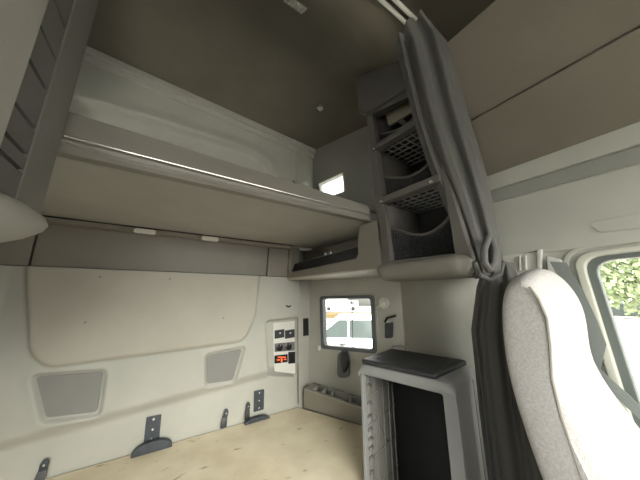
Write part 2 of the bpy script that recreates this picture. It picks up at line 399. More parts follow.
# ================================================================== UPPER BUNK
t = thing('upper_bunk', 'taupe upper bunk shelf with a bright trim line along its front edge', 'bunk', (.3, 1.3, 1.93))
build('bunk_board', MB().hexa([(-.72, .90, 1.937), (1.33, .90, 1.937), (1.10, 1.86, 1.957), (-.72, 1.86, 1.957)], [(-.72, .90, 1.99), (1.33, .90, 1.99), (1.10, 1.86, 1.99), (-.72, 1.86, 1.99)]), 'bunk', t, bevel=.004)
fx0, fx1 = -.70, .885
prof = [(.872, 2.052), (.868, 2.0), (.866, 1.974), (.874, 1.966), (.876, 1.956), (.868, 1.951), (.868, 1.938), (.876, 1.928), (.91, 1.928), (.93, 1.94), (.93, 2.04), (.91, 2.058), (.885, 2.060)]
def fsec(x, k=1):
    tilt = -.045 * (x + .28) / 1.16
    return [V((x, .90 + (y - .90) * k, 1.99 + (z - 1.99) * k + tilt * max(0, (z - 1.94) / .12))) for y, z in prof]
build('front_fascia', MB().loft([fsec(fx0), fsec(.2), fsec(.865), fsec(.882, .93), fsec(.892, .75)]), 'fascia', t, angle=25)
pth = [V((x, .8655, 1.9735 - .012 * (x + .28) / 1.16)) for x in (fx0, .1, .5, .87)]
build('bright_trim', MB().tube(pth, .0042, 8), 'chrome', t)
build('mattress_pad', MB().box((-.70, .93, 1.99), (1.12, 1.85, 2.025)), 'taupe', t, bevel=.015)

# lamp rail under the bunk
r = thing('lamp_rail', 'dark rail along the back wall under the upper bunk holding two lamps', 'rail', (.15, 1.85, 1.92))
mb = MB().loft([[V((x, 1.80, 1.953)), V((x, 1.815, 1.926)), V((x, 1.865, 1.921)), V((x, 1.865, 1.955))] for x in (-.68, .3, .885)])
build('rail', mb, 'taupe', r, bevel=.004)
build('shadow_strip', MB().box((-.68, 1.797, 1.9475), (.885, 1.803, 1.9545)), 'black', r)  # raised black strip painting in the shade between rail and bunk
for (a, b), nm in (((144.5, 235), 'left oval reading lamp of the two on the rail under the upper bunk'), ((209.5, 243), 'right oval reading lamp of the two, on the rail nearer the cubby')):
    p = PY(a, b, 1.81); p.z = 1.934
    l = thing('reading_lamp', nm, 'lamp', p, 'reading lamps under the upper bunk')
    e = rpoly([p + V((-.062, -.018, -.020)), p + V((.062, -.018, -.020)), p + V((.062, -.004, .020)), p + V((-.062, -.004, .020))], .03, 6)
    build('housing', MB().prism(e, (0, .018, -.004)), 'mid', l, bevel=.003)
    build('lens', MB().prism(inset([q + V((0, -.007, -.004)) for q in e], .007), (0, .01, 0)), 'lens', l, bevel=.005, seg=3)

# ================================================================== SIDE CUBBY UNDER THE BUNK
XC = .88
t = thing('side_cubby', 'taupe open cubby on the side wall beneath the right end of the upper bunk', 'shelf', (1.05, 1.4, 1.68))
fy0, fy1 = .80, 1.87
outer = [(fy1, 1.676), (fy0, 1.672), (fy0, 1.922), (.955, 1.922), (.975, 1.84), (.975, 1.762), (.995, 1.742), (1.80, 1.726), (1.835, 1.742), (1.845, 1.922), (fy1, 1.922)]
build('front_panel', MB().prism([V((XC, y, z)) for y, z in outer], (.022, 0, 0)), 'taupe', t, bevel=.006)
build('cubby_floor', MB().hexa([(XC, fy0, 1.668), (1.39, fy0 + .28, 1.668), (1.14, fy1, 1.668), (XC, fy1, 1.668)], [(XC, fy0, 1.69), (1.39, fy0 + .28, 1.69), (1.14, fy1, 1.69), (XC, fy1, 1.69)]), 'wall', t, bevel=.012, label='cubby underside, coloured paler for light bouncing off the bunk')  # underside colour lightened to imitate light bounced up from the bed
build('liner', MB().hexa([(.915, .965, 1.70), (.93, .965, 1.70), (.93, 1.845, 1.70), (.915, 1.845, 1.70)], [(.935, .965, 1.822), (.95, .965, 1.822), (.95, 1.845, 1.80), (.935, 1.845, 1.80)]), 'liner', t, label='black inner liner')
build('inner_back', MB().hexa([(1.10, .97, 1.70), (1.12, .97, 1.70), (1.06, 1.845, 1.70), (1.04, 1.845, 1.70)], [(1.10, .97, 1.92), (1.12, .97, 1.92), (1.06, 1.845, 1.92), (1.04, 1.845, 1.92)]), 'taupe', t)
build('liner_edge', MB().tube([(.945, y, 1.822 - .025 * (y - .965)) for y in (.965, 1.2, 1.4, 1.6, 1.845)], .007, 8), 'grey', t)
for q in (1.30, 1.36):
    build('clip', MB().box((.930, q, 1.815), (.945, q + .028, 1.836)), 'silver', t, bevel=.004)

# ================================================================== RIGHT OVERHEAD SHELF CABINET
t = thing('shelf_cabinet', 'grey overhead open shelf cabinet between the cubby and the hanging curtain', 'cabinet', (1.1, .62, 1.62))
def Q(px, py): return PX(px, py, XC)
# face frame: outer outline with three openings (in y,z)
def yz(px, py, x=XC): q = PX(px, py, x); return (q.y, q.z)
oL0, oL1 = yz(385.5, 267), yz(371, 112)
outl = [(.815, 1.672), (.845, 2.585), (.455, 2.40), (.425, 1.672)]
outl = [(.805, 1.672), (.860, 2.60), (.52, 2.48), (.40, 1.672)]
op3 = [(.752, 1.700), (.772, 1.992), (.462, 1.986), (.452, 1.694)]
op2 = [(.774, 2.030), (.796, 2.305), (.492, 2.290), (.470, 2.022)]
op1 = [(.798, 2.345), (.815, 2.545), (.535, 2.455), (.502, 2.325)]
build('face_frame', MB().plate(outl, [op3, op2, op1], (XC, 0, 0), (0, 1, 0), UZ, (.03, 0, 0)), 'cab', t, bevel=.004)
hd = [yz(358, 80), yz(362, 77), yz(403, 62), yz(414, 86), yz(369, 115), yz(360.5, 114)]
build('header', MB().prism([V((XC - .02, y, z)) for y, z in hd], (.09, 0, 0)), 'cab', t, bevel=.012, seg=3)
# carcass: rear side, front side, top, back
build('rear_side', MB().hexa([(XC + .03, .79, 1.67), (1.40, .79, 1.67), (1.40, .81, 1.67), (XC + .03, .81, 1.67)], [(XC + .03, .84, 2.62), (1.39, .84, 2.62), (1.39, .86, 2.62), (XC + .03, .86, 2.62)]), 'cab', t)
build('front_side', MB().hexa([(XC + .03, .425, 1.67), (1.385, .55, 1.67), (1.385, .57, 1.67), (XC + .03, .445, 1.67)], [(XC + .03, .52, 2.50), (1.385, .60, 2.50), (1.385, .62, 2.50), (XC + .03, .54, 2.50)]), 'cab', t)
build('back_panel', MB().hexa([(1.20, .44, 1.67), (1.215, .44, 1.67), (1.215, .80, 1.67), (1.20, .80, 1.67)], [(1.20, .56, 2.60), (1.215, .56, 2.60), (1.215, .85, 2.60), (1.20, .85, 2.60)]), 'liner', t, label='black back of the shelves')
build('top', MB().hexa([(XC + .03, .53, 2.60), (1.38, .6, 2.60), (1.38, .85, 2.68), (XC + .03, .85, 2.68)], [(XC + .03, .53, 2.62), (1.38, .6, 2.62), (1.38, .85, 2.70), (XC + .03, .85, 2.70)]), 'liner', t)
# rounded bottom pod
psec = [(-.004, 1.688), (-.018, 1.680), (-.026, 1.664), (-.024, 1.642), (-.008, 1.622), (.02, 1.612), (.10, 1.609), (.30, 1.622), (.49, 1.650), (.49, 1.685)]
rings = []
for k in range(15):
    f = k / 14; y = .405 + .432 * f; e = min(f, 1 - f) * .432
    r_ = max(0, 1 - e / .035); sh = 1 - .45 * r_ ** 2.2
    rings.append([V((XC + .03 + (dx - .03) * (sh if dx < .03 else 1), y + .13 * max(0, dx) * (1 - f) * 1.6, 1.68 + (z - 1.68) * sh)) for dx, z in psec])
build('bottom_moulding', MB().loft(rings), 'pod', t, angle=50, label='paler rounded moulding along the bottom')
# shelves: rail + lattice
def shelf(y0, y1, z0, z1):
    s_ = build('shelf_rail', MB().hexa([(XC - .012, y1, z1 - .018), (XC + .012, y1, z1 - .018), (XC + .012, y0, z0 - .018), (XC - .012, y0, z0 - .018)],
              [(XC - .012, y1, z1 + .014), (XC + .012, y1, z1 + .014), (XC + .012, y0, z0 + .014), (XC - .012, y0, z0 + .014)]), 'cab', t, bevel=.005)
    mb = MB()
    for i in range(8):
        f = i / 7; mb.tube([(XC + .02 + .29 * f, y1, z1 - .004), (XC + .02 + .29 * f, y0, z0 - .004)], .004, 6)
    for i in range(9):
        f = i / 8; y = y1 + (y0 - y1) * f; z = z1 + (z0 - z1) * f
        mb.tube([(XC + .01, y, z), (XC + .32, y, z)], .004, 6)
    sheet = MB().hexa([(XC + .02, y1, z1 + .004), (XC + .315, y1, z1 + .004), (XC + .315, y0, z0 + .004), (XC + .02, y0, z0 + .004)], [(XC + .02, y1, z1 + .010), (XC + .315, y1, z1 + .010), (XC + .315, y0, z0 + .010), (XC + .02, y0, z0 + .010)])
    build('lattice_shelf', mb, 'grey', t)
    build('shelf_sheet', sheet, 'liner', t)
    for y, z in ((y0 - .02, z0 - .013), (y1 + .035, z1 - .008)):
        build('screw', MB().lathe((XC - .012, y, z), (-1, 0, 0), [(.009, 0), (.008, .004), (.001, .006)], 12), 'silver', s_)
shelf(.795, .47, 2.012, 2.004)
shelf(.82, .50, 2.326, 2.306)
# net pockets
def net(name, y0, y1, zb, ht, xb):
    mb = MB(); nu, nv = 26, 11
    fn = lambda u, v: V((XC + .05 + xb * (1 - (2 * u - 1) ** 2) * .1, y1 + (y0 - y1) * u, zb + (ht - .35 * ht * math.sin(PI * u)) * v))
    mb.grid(fn, nu, nv)
    o = build(name, mb, 'dark', t); w = o.modifiers.new('mesh', 'WIREFRAME'); w.thickness = .0042; w.use_replace = True
    build('elastic_hem', MB().tube([fn(i / 14, 1) for i in range(15)], .007, 8), 'cab', o)
net('net_pocket', .765, .46, 1.70, .17, .3)
net('net_pocket', .79, .485, 2.03, .13, .3)
net('net_pocket', .81, .52, 2.345, .09, .3)
cd = [PX(a, b, .985) for a, b in ((385.6, 113.5), (412, 97), (417, 109), (388.4, 126))]  # tan slab standing in for the lit back panel of the top compartment
tag(build('lit_panel_patch', MB().prism(rpoly(cd, .008), (.018, 0, .004)), 'lit_panel', bevel=.004), 'tan slab in the top of the open shelf cabinet, imitating its lit back panel', 'panel')

# ================================================================== LEFT OVERHEAD CABINET
t = thing('overhead_cabinet', 'grey overhead cabinet at far left with quilted dark panel and pale door', 'cabinet', (-.5, .6, 1.6))
XP = -.27
def yl(px, py): return PX(px, py, XP).y
build('post', MB().prism([V((XP, yl(15, 205), 1.722)), V((XP, yl(40, 222), 1.722)), V((XP, yl(40, 222), 2.66)), V((XP, yl(15, 205), 2.66))], (-.03, 0, 0)), 'post', t, bevel=.006)
build('rear_side', MB().box((-.78, .815, 1.722), (-.30, .83, 2.66)), 'grey', t)
# quilted panel: padded cushions between seams
mb = MB(); xq = -.289
zs = [1.72, 1.80, 1.835, 1.90, 2.0, 2.085, 2.18, 2.30, 2.42, 2.54, 2.66, 2.80]
def qfn(u, v):
    z = 1.72 + .94 * v; y = .42 + .31 * u
    d = min(abs(z - q) for q in zs); return V((xq + .016 * (1 if d > .004 else 0), y, z))
mb.grid(qfn, 6, 500)
build('quilted_panel', mb, 'quilt', t, label='dark quilted panel with horizontal seams')
build('pale_door', MB().box((XP + .004, .33, 1.69), (XP + .03, yl(50, 0) * .90, 2.66)), 'pale', t, bevel=.01, label='pale grey flat door panel')
rings = []
for k in range(17):
    a = PI * (k / 16); r_ = math.sin(a) ** .5; yy = .575 - .205 * math.cos(a)
    rings.append([V((-.49 + (.225 + .055 * r_) * math.copysign(abs(math.cos(2 * PI * j / 24)) ** .75, math.cos(2 * PI * j / 24)), yy, 1.676 + .15 * (yy - .62) + .078 * r_ * math.sin(2 * PI * j / 24))) for j in range(24)])
build('rounded_moulding', MB().loft(rings), 'pale', t, label='pale grey rounded moulding under the cabinet', angle=60)
build('carcass', MB().box((-.79, .40, 1.72), (-.32, .815, 2.66)), 'grey', t)

# ================================================================== CURTAIN
t = thing('privacy_curtain', 'dark grey pleated privacy curtain tied back beside the shelf cabinet', 'curtain', (1.25, .42, .1))
def curtain_mb(stations, n=120):
    rings = []
    for (l, rgt, h, dr, ph) in stations:
        r_ = []; m_ = (l + rgt) / 2; w = (rgt - l).length / 2; ax = (rgt - l) / 2
        for k in range(n):
            a = 2 * PI * k / n; c, s_ = math.cos(a), math.sin(a)
            q = 1 + .26 * math.cos(8 * a + 1.2 + ph) + .12 * math.cos(13 * a + 2.1 * ph)
            r_.append(m_ + ax * c * (1 + .05 * math.cos(8 * a + ph)) + h * (w * dr * s_ * q))
        rings.append(r_)
    return MB().loft(rings)
def st(pl, pr, y, dr, ph):
    c = PY((pl[0] + pr[0]) / 2, (pl[1] + pr[1]) / 2, y); h = V((c.x, c.y, 0)).normalized()
    out = []
    for p in (pl, pr):
        d = ray(*p); out.append(EYE + d * ((c - EYE).dot(h) / d.dot(h)))
    return (out[0], out[1], h, dr, ph)
stn = [st((397, 46), (429, 22), .455, .9, 0), st((399, 57), (446, 43), .455, .7, .1), st((406, 85), (455, 70), .45, .65, .2), st((415, 122), (464, 104), .445, .6, .3),
       st((426, 157), (475, 139), .436, .6, .35), st((440, 193), (485, 174), .425, .6, .4), st((454, 226), (493, 208), .413, .6, .4),
       st((463, 250), (499, 236), .405, .6, .4), st((470, 267), (501, 257), .40, .6, .3), st((476, 279), (500, 272), .40, .6, .2)]
def dens(stt, m=4):
    out = []
    for i in range(len(stt) - 1):
        for k in range(m):
            f = k / m; out.append(tuple(stt[i][j] * (1 - f) + stt[i + 1][j] * f for j in range(5)))
    return out + [stt[-1]]
build('upper_drape', curtain_mb(dens(stn)), 'curtain', t, angle=80)
def lw_(x0_, y0_, x1_, y1_, z, ph): return (V((x0_, y0_, z)), V((x1_, y1_, z)), V((.92, .38, 0)), .55, ph)
low = [lw_(1.14, .47, 1.17, .38, 1.675, .2), lw_(1.14, .51, 1.20, .38, 1.58, .4), lw_(1.14, .555, 1.24, .42, 1.40, .5), lw_(1.14, .565, 1.25, .42, 1.1, .8), lw_(1.14, .565, 1.25, .42, .6, 1.1), lw_(1.14, .565, 1.25, .42, .02, 1.4)]
build('lower_drape', curtain_mb(dens(low, 6)), 'curtain', t, angle=80)
hp = []
for (l, rgt, h, dr, ph) in dens(stn)[2:-3]:
    m_ = (l + rgt) / 2; ax = (rgt - l) / 2; w = ax.length; a = PI + .95; q = 1 + .26 * math.cos(8 * a + 1.2 + ph) + .12 * math.cos(13 * a + 2.1 * ph)
    hp.append(m_ + ax * math.cos(a) * (1 + .05 * math.cos(8 * a + ph)) + h * (w * dr * math.sin(a) * q - .002))
build('hem_piping', MB().tube(hp, .004, 8), 'piping', t, label='brownish hem piping down the pleats')
tp = [PY(a, b, .40) for a, b in ((474, 262), (480, 275), (490, 280), (500, 274), (503, 262))]
build('tie_back', MB().tube(tp, .009, 8), 'curtain', t)
lp = [PY(a, b, .352) for a, b in ((489, 236), (484, 250), (484, 262), (489, 270), (494, 264), (495, 250), (491, 237))]
build('loop', MB().tube(lp, .011, 10), 'curtain', t)
# rail
t = thing('curtain_rail', 'pale double curtain track on the ceiling above the curtain', 'rail', (.6, .5, 2.66))
for a, yy in ((0, .455), (1, .425)):
    build('track', MB().box((-.6, yy, 2.662), (.93, yy + .012, 2.682)), 'upper', t, bevel=.003)

# ================================================================== CEILING LAMPS
def ceilpt(px, py):
    z = 3.0
    for _ in range(30):
        p = PZ(px, py, z); z = .5 * z + .5 * cz(p.x, p.y)
    return PZ(px, py, z)
p = ceilpt(295, 2); nrm = V((0, -.45, -1)).normalized()
def slopepoly(p, hw, hd_, dz):
    return [V((p.x + a * hw, p.y + b * hd_, cz(p.x + a * hw, p.y + b * hd_) - dz)) for a, b in ((-1, -1), (1, -1), (1, 1), (-1, 1))]
t = thing('dome_lamp', 'clear faceted dome lamp on the ceiling at top centre', 'lamp', p)
build('bezel', MB().prism(rpoly(slopepoly(p, .055, .035, .004), .012), nrm * .010), 'mid', t, bevel=.003)
q = slopepoly(p, .046, .027, .013); mb = MB().prism(rpoly(q, .01), nrm * .010)
for i in range(6):
    for j in range(3):
        c = q[0] + (q[1] - q[0]) * ((i + .5) / 6) + (q[3] - q[0]) * ((j + .5) / 3) + nrm * .010
        mb.lathe(c, nrm, [(.007, 0), (.004, .004), (.0005, .006)], 6)
build('faceted_lens', mb, 'lens', t, smooth=False)
p = ceilpt(320, 108)
t = thing('spot_lamp', 'small round button lamp on the dark ceiling above the small bright window', 'lamp', p)
build('rim', MB().lathe(p, (0, -.1, -1), [(.035, -.006), (.036, .004), (.028, .010), (.024, .006)], 24), 'mid', t)
build('lens', MB().lathe(p, (0, -.1, -1), [(.024, 0), (.022, .009), (.001, .012)], 20), 'lens', t)

# ================================================================== LOWER BUNK
bz = .662
c0 = PZ(298, 407, bz); c1 = PZ(359, 424.5, bz)
dirT = (c1 - c0).normalized()
AA = V((.913, 1.024, 0)); UU = V((.268, -.963, 0)).normalized(); WW = V((.963, .268, 0)).normalized()
bed = [V((XL + .02, 1.918, bz)), V((c0.x - .01, 1.918, bz)), V((c0.x, c0.y - .006, bz)), c1 + dirT * .06, V((AA.x + .33, AA.y + .12, bz)), V((AA.x - .02, AA.y + .01, bz)), V((.88, .90, bz)), V((XL + .02, .90, bz))]
t = thing('lower_bunk', 'cream stained lower bunk board across the back of the cab', 'bunk', (.1, 1.4, 0))
build('bunk_board', MB().prism(bed, (0, 0, -.04)), 'board', t, bevel=.006)
build('bunk_base', MB().box((XL + .03, .96, 0), (.84, 1.89, .618)), 'taupe', t, bevel=.01)
# tray
t = thing('storage_tray', 'grey compartment tray along the side wall at the head of the lower bunk', 'tray', (c0.x + .1, c0.y - .2, .64))
ext = 1.16
zt = .825; t0 = PZ(304, 388, zt); t1 = PZ(358, 406, zt); t1 = t0 + (t1 - t0) * ext; b0 = PZ(303.5, 408, bz); b1 = b0 + (c1 - b0) * ext
s0 = PS(313.4, 380, .012); s0.z = zt + .012; s1 = PS(358, 392, .012); s1 = s0 + (s1 - s0) * ext; s1.z = zt + .012
n_ = V((-(t1 - t0).y, (t1 - t0).x, 0)).normalized(); n_ = n_ if n_.x > 0 else -n_
dz = V((0, 0, -.19))
build('front_panel', MB().hexa([b0, b1, b1 + n_ * .02, b0 + n_ * .02], [t0, t1, t1 + n_ * .012, t0 + n_ * .012]), 'mid', t, bevel=.003)
build('rim', MB().ring([t0, t1, s1, s0], [t0 * .97 + s0 * .03 + (t1 - t0) * .12 + n_ * .02, t1 + n_ * .02 - (t1 - t0) * .02, s1 - n_ * .015 - (s1 - s0) * .02, s0 * .99 + t0 * .01 + (s1 - s0) * .10 - n_ * .012], (0, 0, -.012)), 'mid', t, bevel=.002)
build('tray_floor', MB().hexa([b0 + n_ * .02, b1 + n_ * .02, s1 + dz, s0 + dz], [b0 + n_ * .02 + UZ * .10, b1 + n_ * .02 + UZ * .10, s1 + dz + UZ * .10, s0 + dz + UZ * .10]), 'liner', t)
build('back_panel', MB().hexa([s0 - n_ * .014 + dz, s1 - n_ * .014 + dz, s1 + dz, s0 + dz], [s0 - n_ * .014, s1 - n_ * .014, s1, s0]), 'grey', t)
for f in (.10, .27, .42, .72):
    o = t0 + (t1 - t0) * f + n_ * .016; e = s0 + (s1 - s0) * f - n_ * .01; w = (t1 - t0).normalized() * .022
    build('divider', MB().obox(o - UZ * .04, w, e - o, UZ * .037), 'wall', t)
for a, b in ((323.5, 402), (343, 410)):
    fr = (a - 304) / 54; q = (t0 + (t1 - t0) * fr / ext) * .5 + (b0 + (b1 - b0) * fr / ext) * .5
    build('screw', MB().lathe(q - n_ * .001, -n_, [(.006, -.002), (.006, .003), (.001, .004)], 10), 'dark', t)

# ================================================================== LOWER CABINET
H = 1.2
t = thing('open_cabinet', 'grey plastic open-front cabinet beside the lower bunk under the side window', 'cabinet', (AA.x + .2, AA.y - .2, 0))
L = .445; D = .345
def K(u, w, z): return AA + UU * u + WW * w + UZ * z
fo = [(0, .02), (L, .02), (L, H - .02), (0, H - .02)]; fi = [(.016, .06), (L - .052, .06), (L - .052, H - .052), (.016, H - .052)]
fo = [tuple(p) for p in rpoly(fo, [.01, .02, .03, .03])]; fi = [tuple(p) for p in rpoly(fi, .012)]
build('front_frame', MB().ring([K(a, 0, b) for a, b in fo], [K(a, 0, b) for a, b in fi], WW * .03), 'grey', t, bevel=.004)
build('right_side', MB().obox(K(L - .006, .028, 0), UU * -.014, WW * (D - .028), UZ * (H - .03)), 'grey', t, bevel=.004)
build('left_side', MB().obox(K(.0, .028, 0), UU * .010, WW * (D - .028), UZ * (H - .03)), 'post', t)
build('back_panel', MB().obox(K(.0, D, 0), UU * (L - .006), WW * .008, UZ * (H - .03)), 'liner', t)
mb = MB()
for f in (.04, .11, .17, .235, .29):
    mb.obox(K(.010, .03 + f, .1), UU * .007, WW * .008, UZ * (H - .16))
for z in (.30, .45, .60, .75, .90, 1.03):
    mb.obox(K(.010, .03, z), UU * .006, WW * (D - .03), UZ * .008)
for z in (.45, .75):
    for s_ in (1, -1):
        a = K(.012, .05, z if s_ > 0 else z + .28); b = K(.012, .24, z + .28 if s_ > 0 else z)
        mb.tube([a, b], .004, 6)
build('side_ribs', mb, 'post', t, label='moulded ribs inside the left side')
for z in (1.08, 1.0, .94, .88, .84, .80, .76, .7): build('shelf_peg', MB().obox(K(.010, .036, z), UU * .010, WW * .03, UZ * .010), 'post', t)
# top: bowed slab with dark inset mat
prof = [(-.012, H - .04), (-.014, H - .02), (-.006, H - .004), (.02, H + .006), (D + .005, H + .006), (D + .005, H - .03)]
build('top', MB().loft([[K(u, w, z - e) for w, z in prof] for u, e in ((-.004, .022), (.012, .004), (.04, 0), (L - .05, 0), (L - .02, .006), (L, .03))]), 'grey', t, angle=40)
mt = build('top_mat', MB().prism(rpoly([K(.012, -.012, H + .0), K(L - .065, -.012, H + .0), K(L - .015, D - .02, H + .0), K(.02, D - .02, H + .0)], .02), UZ * .024), 'dark', t, bevel=.010, seg=3, label='dark ribbed mat on top')
mb = MB()
for i in range(9): mb.obox(K(.05, .05 + .03 * i, H + .022), UU * (L - .13), WW * .008, UZ * .004)
build('mat_ribs', mb, 'dark', mt)
build('pull_loop', MB().tube([K(a, b, H + c) for a, b, c in ((.02, D - .03, .01), (.03, D - .015, .035), (.08, D - .012, .045), (.13, D - .015, .04), (.15, D - .03, .012))], .006, 8), 'grey', t)

# ================================================================== SMALL WALL FITTINGS
# control panel in its recess
def CP(px, py): return PY(px, py, 1.928)
t = thing('control_panel', 'pale control panel with switches, knobs and red display on the back wall', 'control panel', CP(284, 374))
pl = [CP(a, b) for a, b in ((273, 323), (295.5, 321), (295.5, 374), (274.5, 371.5))]
yo = lambda a, b, d: CP(a, b) + V((0, -d, 0))
build('plate', MB().prism(rpoly(pl, .012), (0, .012, 0)), 'white', t, bevel=.003)
def quad(nm, pxs, d, m, th, par=t, bv=.002, r=.004):
    return build(nm, MB().prism(rpoly([yo(a, b, d) for a, b in pxs], r), (0, th, 0)), m, par, bevel=bv)
for x0_, x1_, m in ((274.6, 284.2, 'dark'), (285, 294.4, 'dark')):
    s_ = quad('rocker_switch', [(x0_, 330.5), (x1_, 329), (x1_, 337.2), (x0_, 338.8)], .006, m, .008)
    xm = (x0_ + x1_) / 2 + .4
    quad('switch_mark', [(xm - .7, 332.4), (xm + .7, 332.2), (xm + .7, 333.6), (xm - .7, 333.8)], .0075, 'white', .002, s_, 0, .001)
kb = quad('knob_plate', [(274.4, 343.5), (294.4, 341.5), (294.4, 350.5), (274.4, 352)], .005, 'silver', .006)
for x_, y_ in ((279.2, 347.4), (288.2, 346.3)):
    k_ = build('knob', MB().lathe(yo(x_, y_, .006), (0, -1, 0), [(.026, 0), (.026, .006), (.019, .008), (.017, .022), (.0005, .024)], 20), 'black', kb)
    build('pointer', MB().box(yo(x_, y_ - 2, .0315) - V((.002, 0, .001)), yo(x_, y_ - 2, .029) + V((.002, 0, .014))), 'silver', k_)
db = quad('display', [(274.4, 355.5), (287.5, 354), (287.5, 362), (274.4, 363.5)], .006, 'black', .008)
for rw in ((277.5, 356.6, 285.5, 357.5), (276.5, 359.2, 279.5, 360.2), (280.6, 358.2, 282, 362), (283.5, 358.8, 286, 359.6)):
    quad('red_segment', [(rw[0], rw[1]), (rw[2], rw[1]), (rw[2], rw[3]), (rw[0], rw[3])], .0072, 'red', .002, db, 0, .001)
quad('socket', [(288.2, 352), (294.6, 351.4), (294.6, 363), (288.2, 363.6)], .010, 'black', .012)
# wall hook above control panel
p = PY(287, 306, 1.895)
t = thing('coat_clip', 'small black clip on the back wall above the control panel', 'clip', p)
build('base', MB().box(p + V((-.022, -.006, -.008)), p + V((.016, .006, .010))), 'dark', t, bevel=.003)
build('tongue', MB().tube([p + V((-.01, -.004, .004)), p + V((.0, -.03, -.006)), p + V((.018, -.035, .004))], .006, 8), 'black', t)
# slot switch on corner strip
pts = [PY(a, b, 1.925) for a, b in ((303.2, 318.5), (308.6, 318), (308.8, 335.6), (303.4, 336.2))]
t = thing('slot_vent', 'narrow black upright switch strip on the corner beside the window', 'switch', pts[3])
build('frame', MB().prism(rpoly(pts, .006), (0, .012, 0)), 'dark', t, bevel=.002)
build('insert', MB().prism(rpoly([p + V((0, -.003, 0)) for p in inset(pts, .008)], .003), (0, .006, 0)), 'black', t)
# round knob
p = PS(384, 303, .0)
t = thing('round_hook', 'round pale plastic boss on the wall at upper right of the side window', 'hook', p)
build('plate', MB().lathe(p, SN, [(.040, -.002), (.040, .006), (.030, .012), (.028, .006)], 28), 'seal', t)
build('boss', MB().lathe(p, SN, [(.022, 0), (.022, .018), (.012, .024), (.0005, .024)], 24), 'white', t)
pp = PS(377, 308, .004); build('arm', MB().tube([p + SN * .008, pp + SN * .008], .010, 8), 'seal', t)
# black strap hook
t = thing('strap_hook', 'black strap hook on the wall between the side window and cabinet', 'hook', PS(389, 338, .004))
build('bracket', MB().prism(rpoly([PS(a, b, .014) for a, b in ((384.5, 323), (393, 322), (392.5, 338), (384.5, 338.5))], .014), -SN * .012), 'steel', t, bevel=.004)
build('hook', MB().tube([PS(385, 322, .012), PS(387, 318, .022), PS(391, 317, .026), PS(396, 315.5, .02)], .008, 8), 'black', t)
build('shine_plate', MB().prism([PS(a, b, .018) for a, b in ((386.5, 320), (390.5, 319.5), (390.5, 322.5), (386.5, 323))], -SN * .004), 'silver', t, bevel=.002)
# latch cup
t = thing('window_latch', 'dark grey rounded latch handle on the wall below the side window', 'latch', PS(344, 378, .002))
cp = [PS(a, b, .004) for a, b in ((338, 352), (350, 351), (350.5, 377), (337.5, 378))]
build('base', MB().prism(rpoly(cp, .045), SN * .010), 'frame', t, bevel=.006)
rings = []
for k in range(10):
    f = k / 9; c = PS(344.5 - .3 * f, 351 + 21 * f, .012 + .024 * math.sin(PI * (f * .8 + .12))); w = .036 * (math.sin(PI * min(1, f * .8 + .16)) ** .5)
    rings.append([c + SU * (w * math.cos(2 * PI * j / 14)) + SN * (.014 * math.sin(2 * PI * j / 14)) for j in range(14)])
build('grip', MB().loft(rings), 'dark', t, angle=60)
# fittings above the upper bunk
p = PY(304, 183, 1.835)
t = thing('round_fastener', 'pale round knob on the corner post above the upper bunk', 'knob', p)
build('knob', MB().lathe(p, (0, -1, 0), [(.030, 0), (.032, .012), (.02, .022), (.0005, .024)], 20), 'white', t)
build('collar', MB().lathe(p, (0, -1, 0), [(.040, -.004), (.040, .004), (.034, .006)], 20), 'upper', t)
p = PY(293, 186, 1.885)
t = thing('belt_clip', 'small black clip standing beside the knob above the upper bunk', 'clip', p)
build('base', MB().box(p + V((-.014, -.01, -.02)), p + V((.018, .01, .01))), 'black', t, bevel=.003)
build('tip', MB().tube([p + V((0, 0, 0)), p + V((.002, 0, .04)), p + V((.004, 0, .056))], [.011, .008, .003], 8), 'black', t)

# ---- bunk brackets along the back wall
def bracket(lbl, plate, arch, w=.03):
    q = [PY(a, b, 1.925) for a, b in plate]
    base = V(((q[2].x + q[3].x) / 2, 1.915, bz))
    t = thing('bunk_bracket', lbl, 'bracket', base, 'bunk hold-down brackets')
    pl_ = build('plate', MB().prism(rpoly(q, .006), (0, -.008, 0)), 'steel', t, bevel=.002)
    for f in (.12, .5, .85):
        c = (q[0] + q[1]) / 2 * (1 - f) + (q[2] + q[3]) / 2 * f + V((0, -.008, 0))
        build('bolt', MB().lathe(c, (0, -1, 0), [(.007, 0), (.006, .003), (.0005, .004)], 10), 'silver', pl_)
    x0_, x1_, hh = arch
    mb = MB(); pts = []
    for k in range(13):
        a = PI * k / 12; pts.append(V(((x0_ + x1_) / 2 - (x1_ - x0_) / 2 * math.cos(a), 1.905, bz + hh * math.sin(a) ** .8)))
    build('hinge_arch', MB().prism(pts, (0, -.035, 0)), 'steel', t, bevel=.004)
ax = lambda a, b: PZ(a, b, bz).x
bracket('dark steel bracket with arched foot near the middle of the back wall', [(146.5, 417), (161.5, 414), (159, 441), (143.5, 444)], (PY(131, 455, 1.9).x, PY(172, 445, 1.9).x, .055))
bracket('dark steel bracket with flat foot at the corner end of the back wall', [(254, 391), (264, 389), (263.5, 409), (253.5, 412)], (PY(244, 418, 1.9).x, PY(269, 411, 1.9).x, .03))
